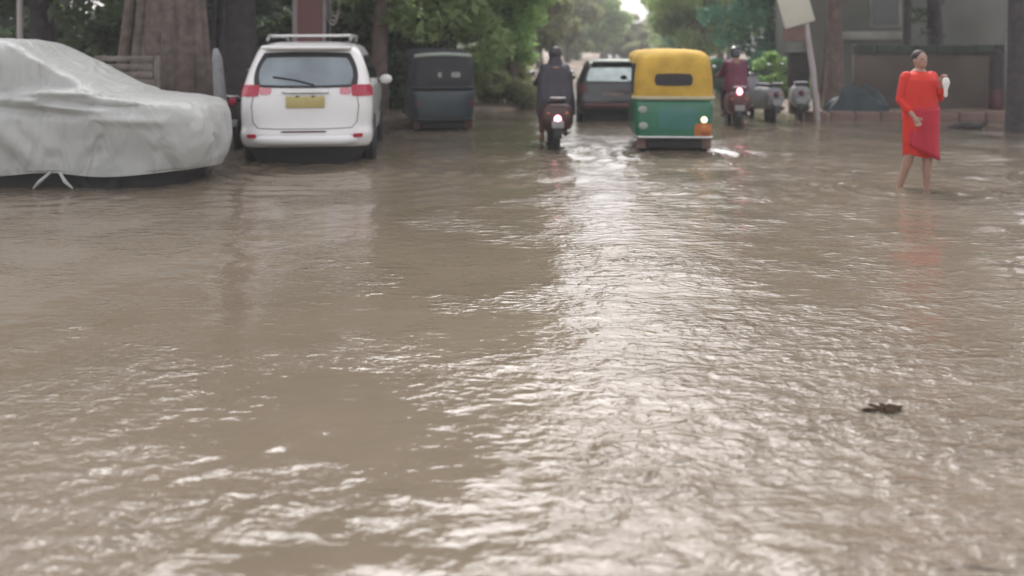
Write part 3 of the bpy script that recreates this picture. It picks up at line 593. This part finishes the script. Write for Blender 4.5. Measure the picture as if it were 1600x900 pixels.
# ---------------------------------------------------------------- white SUV
def suv():
    t = thing('people_carrier', (-2.93, 12.55, 0), R(6.5), 'white people carrier seen from behind, with red tail lamps and a yellow number plate', 'car')
    z = [.26, .32, .45, .56, .80, .98, 1.08, 1.16, 1.35, 1.52, 1.64, 1.71, 1.765]
    yr = [.10, .04, .0, .03, .05, .07, .10, .13, .21, .28, .34, .42, .8]
    yf = [4.5, 4.56, 4.6, 4.6, 4.5, 4.3, 3.75, 3.5, 3.15, 2.85, 2.62, 2.42, 2.0]
    w = [.885, .92, .935, .925, .935, .93, .915, .895, .845, .785, .735, .675, .50]
    sh = Shell(z, yr, yf, w, [.26, .28, .28, .27, .26, .26, .25, .24, .24, .24, .24, .24, .24])
    sh.mesh(MB(), 60).build('body', M['white_paint'], t)
    Shell([-.02, .12, .30], [.3, .25, .2], [4.3, 4.4, 4.4], [.7, .78, .84], .2).mesh(MB(), 10).build('underbody', M['under'], t)
    E = lambda u, z, o: sh.end(u, z, o); EF = lambda u, z, o: sh.end(u, z, o, True)
    wn = sh.patch(E, -.84, .84, 1.10, 1.615, .008, MB(), round_=.25, top=(-.86, .86)).build('rear_window', M['trim'], t)
    sh.patch(E, -.76, .76, 1.135, 1.545, .016, MB(), round_=.3, top=(-.78, .78)).build('pane', M['glass'], wn)
    mb = MB(); mb.tube([sh.end(.12, 1.15, .03), sh.end(-.2, 1.22, .03), sh.end(-.52, 1.26, .03)], .012, 6); mb.build('wiper', M['trim'], wn)
    for s in (-1, 1):
        l = sh.patch(E, s*.70, s*.999, .985, 1.15, .014, MB(), round_=.2, thick=.03).build('tail_lamp', M['red_lens'], t)
        sh.patch(E, s*.52, s*.69, 1.01, 1.11, .012, MB(), round_=.5, thick=.02).build('inner_lens', M['pink_lens'], l)
        S_ = lambda y, z, o, s=s: sh.side(s, y, z, o)
        sh.patch(S_, .22, .42, .99, 1.13, .01, MB(), round_=.3, thick=.02).build('side_lens', M['red_lens'], l)
        for (a, b) in ((.62, 1.45), (1.52, 2.35), (2.42, 3.1)):
            sh.patch(S_, a, b, 1.16, 1.56, .006, MB(), round_=.15, top=(a+.08, min(b, 2.85)) if a > 2 else None).build('side_window', M['glass_dark'], t)
        for y in (.95, 3.75):
            mb = MB(); mb.disc((s*.915, y, .30), .40, .05); mb.build('wheel_arch', M['trim'], t); wheel(t, (s*.86, y, .19), .34, .22)
        mr = MB().ell((s*1.05, 3.05, 1.12), (.11, .06, .085)).build('mirror', M['white_paint'], t)
        MB().tube([(s*.88, 3.1, 1.08), (s*1.0, 3.06, 1.09)], .02, 8).build('arm', M['trim'], mr)
        MB().tube([(s*.60, .55, 1.79), (s*.60, .7, 1.85), (s*.58, 2.3, 1.86), (s*.56, 2.5, 1.79)], [.028]*4, 8).build('roof_rail', M['pale_grey'], t)
        sh.patch(E, s*.72, s*.86, .40, .46, .008, MB(), round_=.5).build('reflector', M['red_lens'], t)
    MB().tube([(-.60, .75, 1.855), (.60, .75, 1.86)], .022, 8).build('roof_bar', M['chrome'], t)
    for s in (-1, 1):
        MB().tube([sh.end(s*u, z_, .003) for u, z_ in ((.78, .98), (.80, .85), (.78, .62), (.70, .54), (.35, .525), (0, .525))], .005, 5).build('tailgate_seam', M['trim'], t)
        MB().tube([sh.side(s, y, z_, .002) for y, z_ in ((1.5, 1.14), (1.5, .6), (1.46, .42))], .005, 5).build('door_seam', M['trim'], t)
        MB().box((s*.11, .03, .985), (.05, .02, .02), bev=.006).build('plate_light', M['trim'], t)
    MB().box((0, .30, 1.685), (1.28, .30, .05), rx=R(4), bev=.02).build('spoiler', M['white_paint'], t)
    MB().box((.0, .035, .865+.04), (.54, .02, .165), bev=.008).build('number_plate', M['plate'], t)
    MB().box((0, .035, 1.045), (.66, .035, .045), bev=.012).build('handle_strip', M['chrome'], t)
    sh.patch(E, -.36, .32, .475, .50, .012, MB(), round_=.3).build('bumper_crease_strip', M['maroon'], t)  # dark red strip coloured in along the bumper crease
    MB().tube([(-.84, .18, .37), (-.55, -.035, .37), (.55, -.035, .37), (.84, .18, .37)], [.05, .07, .07, .05], 10).build('bumper_lip', M['white_paint'], t)
    sh.patch(EF, -.7, .7, 1.15, 1.58, .008, MB(), round_=.2).build('windscreen', M['glass_dark'], t)
    for s in (-1, 1): sh.patch(EF, s*.5, s*.95, .72, .9, .01, MB(), round_=.3).build('headlamp', M['glass'], t)
suv()
# ---------------------------------------------------------------- dark hatchback
def hatch():
    t = thing('dark_hatchback', (X(958, 20), 20, 0), R(-4), 'dark hatchback with a pale reflection coloured into the rear window, half hidden by the yellow auto rickshaw', 'car')
    z = [.16, .25, .42, .6, .8, .88, 1.0, 1.15, 1.26, 1.34, 1.385]
    sh = Shell(z, [.1, .03, 0, .03, .06, .08, .16, .26, .36, .5, .8], [3.6, 3.66, 3.7, 3.65, 3.4, 3.0, 2.7, 2.4, 2.2, 2.0, 1.7], [.76, .8, .82, .82, .82, .80, .75, .69, .63, .56, .45], .22)
    sh.mesh(MB(), 44).build('body', M['dark_paint'], t)
    E = lambda u, z, o: sh.end(u, z, o)
    w_ = sh.patch(E, -.86, .86, .87, 1.26, .008, MB(), round_=.2).build('rear_window', M['trim'], t)
    sh.patch(E, -.78, .78, .90, 1.21, .016, MB(), round_=.2).build('pane', M['glass_reflect_tint'], w_)
    MB().box((0, .42, 1.36), (.95, .3, .035), rx=R(6), bev=.012).build('spoiler', M['pale_green_strip'], t)
    sh.patch(E, -.3, .3, .58, .66, .012, MB(), round_=.1).build('number_plate', M['wood'], t)
    MB().tube([(-.78, .16, .36), (-.5, -.03, .36), (.5, -.03, .36), (.78, .16, .36)], .06, 10).build('bumper', M['maroon'], t)
    for s in (-1, 1):
        sh.patch(E, s*.72, s*.99, .64, .84, .01, MB(), round_=.3).build('tail_lamp', M['maroon'], t)
        S_ = lambda y, z, o, s=s: sh.side(s, y, z, o)
        for a, b in ((.6, 1.3), (1.38, 2.2)): sh.patch(S_, a, b, .92, 1.2, .006, MB(), round_=.2).build('side_window', M['glass_dark'], t)
        for y in (.65, 3.0): wheel(t, (s*.74, y, .14), .28, .18)
        MB().ell((s*.92, 2.35, .92), (.09, .05, .06)).build('mirror', M['dark_paint'], t)
    Shell([-.05, .2], [.2, .1], [3.5, 3.6], [.62, .74], .2).mesh(MB(), 5).build('underbody', M['under'], t)
hatch()
# ---------------------------------------------------------------- auto rickshaws
def auto(loc, rz, label, canopy, body, panel, strip, bright):
    t = thing('auto_rickshaw', loc, rz, label, 'auto rickshaw', 'auto rickshaws in the flooded street')
    tub = Shell([.20, .26, .5, .78, .84], [.05, .0, -.01, .01, .04], [1.52, 1.55, 1.5, 1.2, 1.1], [.58, .61, .63, .635, .62], [.14, .14, .14, .12, .12])
    tub.mesh(MB(), 24).build('body', M[body], t)
    can = Shell([.84, .90, 1.15, 1.38, 1.50, 1.585, 1.63, 1.65], [.015, .0, .01, .04, .08, .16, .30, .6], [.78, .8, .82, .86, 2.0, 2.1, 2.05, 1.7], [.635, .64, .635, .62, .60, .545, .46, .30], [.16, .17, .18, .2, .22, .24, .25, .2])
    can.mesh(MB(), 44).build('canopy', M[canopy], t)
    E = lambda u, z, o: can.end(u, z, o); TE = lambda u, z, o: tub.end(u, z, o)
    if bright:
        w_ = can.patch(E, -.50, .46, 1.06, 1.26, .012, MB(), round_=.4).build('rear_window', M['trim'], t)
        can.patch(E, -.41, .38, 1.10, 1.22, .018, MB(), round_=.4).build('pane', M['under'], w_)
        tub.patch(TE, -.42, .50, .36, .72, .012, MB(), round_=.2, top=(-.40, .62)).build('teal_panel', M[panel], t)
        tub.patch(TE, .50, .96, .24, .46, .012, MB(), round_=.4, thick=.02).build('lamp_panel', M['orange'], t)
        for zz in (.68, .42): MB().ell(tub.end(-.80, zz, .012), (.075, .02, .06), n=14, m=8).build('side_lamp', M['pale_green_strip'], t)
        MB().ell(tub.end(.74, .52, .015), (.052, .03, .052)).build('lit_lamp', M['lit_white'], t)
        MB().ell(tub.end(.78, .36, .03), (.10, .03, .07)).build('indicator', M['orange'], t)
    else:
        w_ = can.patch(E, -.35, .8, 1.0, 1.25, .010, MB(), round_=.2).build('rear_window', M['trim'], t)
        for (a, b) in ((-.20, -.08), (.22, .52)): can.patch(E, a, b, 1.07, 1.18, .018, MB(), round_=.5).build('painted_glint', M['pale_grey'], w_)  # pale patches painted as glints on the rear window
        tub.patch(TE, -.7, .7, .34, .76, .012, MB(), round_=.2).build('rear_panel', M[panel], t)
        mb = MB(); pts = [can.end(a/10, 1.50+.035*(1-(a/9)**2), .015) for a in range(-9, 10)]; mb.tube(pts, .04, 8); mb.build('roof_rim', M['pale_green_strip'], t)
        for s in (-1, 1): tub.patch(TE, s*.75, s*.93, .5, .62, .012, MB(), round_=.5).build('tail_lamp', M['maroon'], t)
    pts = [can.end(a/12, .862, .008) for a in range(-12, 13)]; MB().tube(pts, .032, 8).build('piping', M[strip], t)
    pts = [tub.end(a/12, .235, .03) for a in range(-12, 13)]; MB().tube(pts, .026, 8).build('bumper', M['chrome' if bright else 'trim'], t)
    for s in (-1, 1):
        SS = lambda y, z, o, s=s: can.side(s, y, z, o)
        can.patch(SS, .16, .77, .92, 1.42, .008, MB(), round_=.1).build('side_curtain', M['black_canvas'], t)
        MB().tube([(s*.60, .86, .80), (s*.60, .86, 1.42)], .02, 8).build('post', M['trim'], t)
        MB().tube([(s*.46, 2.2, .85), (s*.50, 2.0, 1.48)], .02, 8).build('post', M['trim'], t)
        wheel(t, (s*.50, .42, .10), .22, .12)
        mr = MB().ell((s*.66, 2.12, 1.12), (.06, .02, .045)).build('mirror', M['trim'], t)
        MB().tube([(s*.48, 2.15, 1.02), (s*.62, 2.12, 1.1)], .008, 6).build('arm', M['trim'], mr)
        MB().box((s*.50, .12, .14), (.2, .012, .2), bev=.005).build('mudflap', M['maroon' if not bright else 'kerb'], t)
    MB().box((0, 1.15, .26), (1.16, 1.9, .08), bev=.02).build('floor', M['under'], t)
    MB().box((0, .88, .66), (1.12, .42, .24), bev=.06).build('passenger_seat', M['under'], t)
    MB().box((0, 1.55, .55), (.6, .3, .5), bev=.06).build('driver_seat', M['under'], t)
    Shell([.18, .4, .8, .98], [1.95, 1.92, 2.05, 2.1], [2.35, 2.5, 2.42, 2.3], [.40, .52, .50, .44], .18).mesh(MB(), 16).build('front_cowl', M[body], t)
    MB().box((0, 2.13, 1.22), (.9, .015, .45), rx=R(14), bev=.005).build('windscreen', M['glass_dark'], t)
    MB().tube([(0, 2.0, .7), (0, 1.8, .95), (0, 1.78, .96)], .025, 8).build('steering_column', M['trim'], t)
    MB().tube([(-.3, 1.76, .97), (0, 1.8, .96), (.3, 1.76, .97)], .016, 8).build('handlebar', M['trim'], t)
    wheel(t, (0, 2.35, .10), .22, .11)
    MB().box((0, .2, .12), (.9, .25, .16), bev=.03).build('rear_axle', M['under'], t); return t
auto((X(1054, 14.25), 14.25, 0), R(-3), 'bright yellow and green auto rickshaw seen from behind', 'yellow', 'green', 'teal', 'cream_strip', True)
auto((X(694, 17.7), 17.7, 0), R(14), 'dark navy and black auto rickshaw with a pale roof rim parked by the left bank', 'black_canvas', 'navy', 'navy', 'trim', False)

# ---------------------------------------------------------------- people
def hand(mb, wrist, d, side, curl=.5, up=Vector((0, 0, 1))):
    """palm and five fingers; d = direction of the hand, side = direction of the thumb"""
    d = Vector(d).normalized(); s = Vector(side); s = (s-d*s.dot(d)).normalized(); n = d.cross(s).normalized(); w = Vector(wrist)
    mb.tube([w, w+d*.05], [.024, .028], 10)
    for k, (o, L) in enumerate(((.027, .072), (.009, .08), (-.009, .075), (-.026, .06))):
        b = w+d*.06+s*o; a1 = d*math.cos(curl*.5)+n*math.sin(curl*.5); a2 = d*math.cos(curl*1.4)+n*math.sin(curl*1.4); a3 = d*math.cos(curl*2.3)+n*math.sin(curl*2.3)
        p1 = b+a1*L*.45; p2 = p1+a2*L*.32; mb.tube([w+d*.02+s*o*.8, b, p1, p2, p2+a3*L*.25], [.013, .0105, .0095, .0088, .0075], 7)
    b = w+d*.018+s*.025; mb.tube([b, b+(d*.5+s*.8).normalized()*.04, b+(d*.5+s*.8).normalized()*.04+(d+n*.5).normalized()*.03], [.014, .0115, .009], 7)
def person_red():
    Y = 10.6; t = thing('person', (X(1436, Y), Y, 0), R(180+12), 'person wading in a long bright red garment, one hand raised', 'person')
    # local: faces +y (towards the camera after the turn); local +x is image left
    sk = MB(); G = -.13
    hip, kneeL, ankL = Vector((-.09, 0, .84)), Vector((-.075, .05, .43)), Vector((-.085, .02, G+.08))     # image right leg: straight
    hipR, kneeR, ankR = Vector((.09, 0, .84)), Vector((.11, .0, .44)), Vector((.155, -.16, G+.12))       # trailing, bent
    for h, k, a in ((hip, kneeL, ankL), (hipR, kneeR, ankR)):
        sk.tube([h, h.lerp(k, .5), k, k.lerp(a, .35), a], [.088, .074, .052, .054, .035], 14)
    sk.tube([ankL, ankL+Vector((0, .03, -.04)), ankL+Vector((.0, .16, -.06))], [.036, .042, .03], 10); sk.tube([ankR, ankR+Vector((.0, .03, -.05)), ankR+Vector((.01, .12, -.12))], [.036, .04, .028], 10)
    sk.tube([(0, 0, .82), (0, 0, 1.0), (0, .01, 1.2), (0, 0, 1.34)], [.135, .115, .145, .11], 16); sk.tube([(-.15, 0, 1.335), (.15, 0, 1.335)], .055, 12)
    sk.tube([(0, 0, 1.34), (0, .015, 1.45)], [.058, .052], 12)
    sk.ell((0, .02, 1.535), (.073, .090, .105)); sk.ell((0, .05, 1.48), (.052, .055, .05)); sk.ell((0, .108, 1.525), (.013, .02, .022)); sk.ell((0, .096, 1.483), (.026, .012, .007))
    for s in (-1, 1): sk.ell((s*.074, .01, 1.525), (.01, .02, .03))
    # arms: image right arm raised bent with the cloth at the shoulder, image left arm hanging forward
    shR, elR, wrR = Vector((-.17, 0, 1.33)), Vector((-.225, .07, 1.08)), Vector((-.165, .20, 1.27))
    shL, elL, wrL = Vector((.17, 0, 1.33)), Vector((.235, -.02, 1.06)), Vector((.175, .16, .86))
    for s, e, w_ in ((shR, elR, wrR), (shL, elL, wrL)): sk.tube([s, e, e.lerp(w_, .4), w_], [.05, .04, .037, .024], 12)
    hand(sk, wrR, (.05, .15, 1), (1, 0, .2), .9); hand(sk, wrL, (-.2, .35, -.7), (-.6, .6, 0), .6)
    remesh(sk.build('body', M['skin_tan'], t), .0065, 3)
    MB().ell((0, -.006, 1.565), (.082, .095, .092)).build('hair', M['hair'], t)
    for s in (-1, 1): MB().ell((s*.03, .098, 1.545), (.013, .008, .007)).build('eye', M['hair'], t)
    mb = MB(); rings = []
    prof = [(1.415, .06, .058, 0), (1.39, .11, .09, 0), (1.36, .185, .125, 0), (1.30, .215, .165, 0), (1.2, .225, .17, .005), (1.05, .225, .155, .01), (.93, .215, .155, .01), (.80, .21, .155, .01), (.65, .20, .155, .0), (.5, .185, .15, -.01), (.40, .17, .15, -.02), (.39, .16, .12, -.03)]
    for i, (z, rx, ry, oy) in enumerate(prof[:-1]):
        nsub = 4
        for k in range(nsub):
            q = prof[i+1]; u = k/nsub; ring = []; zz = z+(q[0]-z)*u; fold = max(0, min(1, (1.15-zz)/.6))
            for j in range(60):
                a = 2*math.pi*j/60; ff = 1+fold*(.07*math.sin(7*a+zz*3)+.035*math.sin(13*a-zz*5)); ring.append((math.cos(a)*(rx+(q[1]-rx)*u)*ff, oy+math.sin(a)*(ry+(q[2]-ry)*u)*ff, zz+.02*fold*math.sin(a*2+1)))
            rings.append(ring)
    mb.rings(rings); mb.build('kurta', M['red_cloth'], t)
    for (s, e, w_) in ((shR, elR, wrR), (shL, elL, wrL)):
        remesh(MB().tube([s+Vector((0, 0, .0)), s.lerp(e, .5), e, e.lerp(w_, .55)], [.075, .067, .060, .052], 14).build('sleeve', M['red_cloth'], t), .012, 2)
    # crimson wrap across hips
    mb = MB(); rings = []
    for i in range(12):
        u = i/11; z = .98-.54*u; ring = []
        for j in range(60):
            a = 2*math.pi*j/60; ff = 1.05+.05*math.sin(6*a+u*4)*u+.02*math.sin(15*a)*u; ring.append((-.018+math.cos(a)*(.212-.022*u)*ff, .012+math.sin(a)*(.165+.02*u)*ff, z+.10*math.cos(a+.4)*u))
        rings.append(ring)
    mb.rings(rings, cap=False); o = mb.build('wrap', M['red_cloth2'], t); sm = o.modifiers.new('solid', 'SOLIDIFY'); sm.thickness = .008
    mb = MB()
    rr = [[(wrR+Vector((math.cos(a)*q*(1+.2*math.sin(3*a)), .05+math.sin(a)*q*.8, h))) for a in [2*math.pi*k/20 for k in range(20)]] for h, q in ((-.17, .008), (-.15, .022), (-.09, .022), (-.04, .034), (0, .046), (.035, .038), (.06, .026), (.07, .008))]
    mb.rings(rr); o = mb.build('white_cloth_bundle', M['white_cloth'])
    o.location = t.location; o.rotation_euler = t.rotation_euler; tag(o, 'small white cloth bundle held at shoulder height by the person in red', 'cloth')
person_red()

def motorcycle(loc, rz, label, body, tail, scooter=True, lz=.62, group='two-wheelers in the flooded street', width=.20):
    """two-wheeler: rear wheel at y=.28, heading +y"""
    t = thing('scooter' if scooter else 'motorcycle', loc, rz, label, 'scooter' if scooter else 'motorcycle', group)
    wheel(t, (0, .28, .14), .26, .11, rimmat='under'); wheel(t, (0, 1.48, .14), .26, .10, rimmat='under')
    w = width
    Shell([.26, .34, .5, .62, .72, .76], [.10, .02, -.04, -.03, .0, .06], [.92, .95, .92, .88, .80, .7], [w*.55, w*.95, w*1.1, w*1.05, w*.85, w*.6], [.1, .12, .14, .14, .12, .1]).mesh(MB(), 18).build('body', M[body], t)
    MB().box((0, 1.0, .27), (.30, .42, .06), bev=.02).build('footboard', M['under'], t)
    Shell([.25, .45, .75, .95, 1.02], [1.2, 1.18, 1.2, 1.24, 1.28], [1.3, 1.34, 1.36, 1.36, 1.34], [.13, .20, .19, .15, .10], .06).mesh(MB(), 14).build('front_apron', M[body], t)
    MB().box((0, .42, .795), (.27, .72, .09), bev=.04).build('seat', M['trim'], t)
    MB().tube([(-.33, 1.14, 1.02), (-.12, 1.24, 1.0), (.12, 1.24, 1.0), (.33, 1.14, 1.02)], [.017]*4, 8).build('handlebar', M['trim'], t)
    MB().ell((0, 1.38, .98), (.09, .06, .08)).build('headlamp', M['chrome'], t)
    for s in (-1, 1):
        m_ = MB().tube([(s*.24, 1.18, 1.03), (s*.33, 1.14, 1.2)], .007, 6).build('mirror_stalk', M['trim'], t)
        MB().ell((s*.35, 1.13, 1.24), (.055, .015, .04)).build('mirror', M['chrome'], m_)
        MB().ell((s*.15, -.02, .60), (.028, .03, .022)).build('indicator', M['orange'], t)
    MB().ell((0, -.055, lz), (.062, .035, .072)).build('tail_lamp', M[tail], t)
    MB().box((0, -.09, .42), (.2, .012, .12), rx=R(-12), bev=.004).build('number_plate', M['pale_grey'], t)
    MB().box((0, -.03, .32), (.14, .10, .26), rx=R(-14), bev=.02).build('mudguard', M['trim'], t)
    MB().tube([(.16, .95, .2), (.17, .4, .22), (.18, -.02, .3)], [.025, .04, .045], 10).build('exhaust', M['chrome'], t)
    MB().tube([(-.14, .0, .80), (-.12, -.10, .86), (.12, -.10, .86), (.14, .0, .80)], .014, 8).build('grab_rail', M['chrome'], t)
    return t
def rider(loc, rz, label, coat, legs, head, coatw=1.0, skirt=.55, feet=(-.1, .3)):
    """seated rider, facing +y; origin below the seat at the waterline. feet: per-side height of the soles"""
    t = thing('person', loc, rz, label, 'person'); sk = MB(); tr = MB(); se = .84
    for s, fz in ((-1, feet[0]), (1, feet[1])):
        h = Vector((s*.09, .40, se+.06)); out = .20; k = Vector((s*.21, .84, se-.06)); a = Vector((s*out, .74 if fz < .1 else .86, fz+.12))
        for m_, r in ((sk, 1), (tr, 1.22)):
            m_.tube([h, h.lerp(k, .5), k, k.lerp(a, .4), a+(k-a)*(.0 if r == 1 else .12)], [.088*r, .076*r, .056*r, .054*r, .038*r], 12)
        sk.tube([a, a+Vector((0, .04, -.06)), a+Vector((s*.01, .19, -.08))], [.038, .044, .032], 10)
        sh = Vector((s*.17, .45, 1.34)); e = Vector((s*.25, .66, 1.10)); w_ = Vector((s*.29, .98, 1.05))
        sk.tube([sh, e, w_], [.05, .042, .026], 10); hand(sk, w_, (0, 1, -.1), (-s, 0, 0), .95)
    sk.tube([(0, .36, .92), (0, .38, 1.1), (0, .42, 1.34)], [.13, .125, .13], 14); sk.tube([(-.15, .45, 1.34), (.15, .45, 1.34)], .06, 10)
    sk.tube([(0, .44, 1.36), (0, .47, 1.46)], .052, 10); sk.ell((0, .50, 1.55), (.075, .09, .105)); sk.ell((0, .59, 1.54), (.013, .02, .02))
    for s in (-1, 1): sk.ell((s*.075, .49, 1.54), (.01, .02, .03))
    remesh(sk.build('body', M['skin'], t), .009, 2); remesh(tr.build('trousers', M[legs], t), .014, 2)
    mb = MB(); cw = coatw
    rings = []; prof = [(1.44, .07, .07, .45), (1.40, .15, .10, .44), (1.35, .215, .13, .43), (1.25, .235*cw, .155, .41), (1.1, .235*cw, .16, .38), (.95, .25*cw, .18, .34), (.82, .26*cw, .21, .32), (.68, .26*cw, .22, .31), (skirt, .26*cw, .22, .31)]
    for i in range(len(prof)-1):
        for k in range(4):
            a0, a1 = prof[i], prof[i+1]; u = k/4; z, rx, ry, oy = [a0[q]+(a1[q]-a0[q])*u for q in range(4)]; fo = max(0, min(1, (1.3-z)/.5))
            rings.append([(math.cos(2*math.pi*j/48)*rx*(1+fo*.05*math.sin(j*.9+z*6)), oy+math.sin(2*math.pi*j/48)*ry*(1+fo*.05*math.sin(j*1.3-z*4)), z+fo*.02*math.sin(j*.6)) for j in range(48)])
    for s in (-1, 1): mb.tube([(s*.17, .45, 1.33), (s*.255, .66, 1.09), (s*.285, .92, 1.06)], [.082, .075, .058], 12)
    mb.rings(rings); remesh(mb.build('coat', M[coat], t), .014, 2)
    if head == 'helmet':
        hl = MB(); hl.ell((0, .495, 1.575), (.118, .135, .125)); hl.ell((0, .48, 1.51), (.108, .12, .08)); remesh(hl.build('helmet', M['helmet'], t), .01, 2)
    else:
        hl = MB(); hl.ell((0, .475, 1.575), (.112, .125, .125)); hl.tube([(0, .44, 1.34), (0, .465, 1.5)], [.15, .105], 14); remesh(hl.build('hood', M[coat], t), .01, 2)
    return t
Yb = 14.55; p = (X(871, Yb), Yb, 0)
motorcycle(p, R(2), 'red-brown scooter with a glowing tail lamp ridden by the person in a dark raincoat', 'redbrown', 'lit_pink', True, .50, width=.25)
rider(p, R(2), 'person in a dark purple-grey raincoat riding a scooter away, left of the yellow auto rickshaw', 'dark_cloth', 'maroon_cloth', 'hood', 1.22, .48, (.02, .16))
Yb = 18.4; p = (X(1155, Yb), Yb, 0)
motorcycle(p, R(-5), 'dark motorcycle with a bright tail lamp ridden by the person in maroon', 'maroon', 'lit_pink', False, .76, width=.2)
rider(p, R(-5), 'helmeted person in a maroon jacket riding a motorcycle away, right of the yellow auto rickshaw', 'maroon_cloth', 'trouser', 'helmet', .95, .80, (.15, -.05))
motorcycle((X(1212, 19.6), 19.6, .03), R(8), 'pale silver scooter parked leaning, right of the rider in maroon', 'silver', 'maroon', True, .6, 'scooters parked by the right bank', .2)
motorcycle((X(1252, 20.2), 20.2, .03), R(-14), 'pale grey scooter parked beside the junction box and the cream sign post', 'pale_grey', 'maroon', True, .6, 'scooters parked by the right bank', .2)
motorcycle((X(366, 14.6), 14.6, .02), R(-12), 'dark scooter with a small red lamp squeezed between the covered car and the white car', 'under', 'red_lens', True, .78, 'two-wheelers in the flooded street', .18)

# ---------------------------------------------------------------- rain haze
hz = MB().box((0, 150, 7), (640, 600, 16.2)).build('haze', M['trim'], smooth=False); hz.data.materials.clear(); hz['kind'] = 'stuff'; hz['label'] = 'thin grey rain haze filling the street'
m = bpy.data.materials.new('rain_haze'); m.use_nodes = True; m.node_tree.nodes.remove(m.node_tree.nodes['Principled BSDF'])
v = m.node_tree.nodes.new('ShaderNodeVolumePrincipled'); v.inputs['Color'].default_value = (.93, .94, .93, 1); v.inputs['Density'].default_value = .0022; v.inputs['Anisotropy'].default_value = 0
m.node_tree.links.new(v.outputs[0], m.node_tree.nodes['Material Output'].inputs['Volume']); hz.data.materials.append(m)
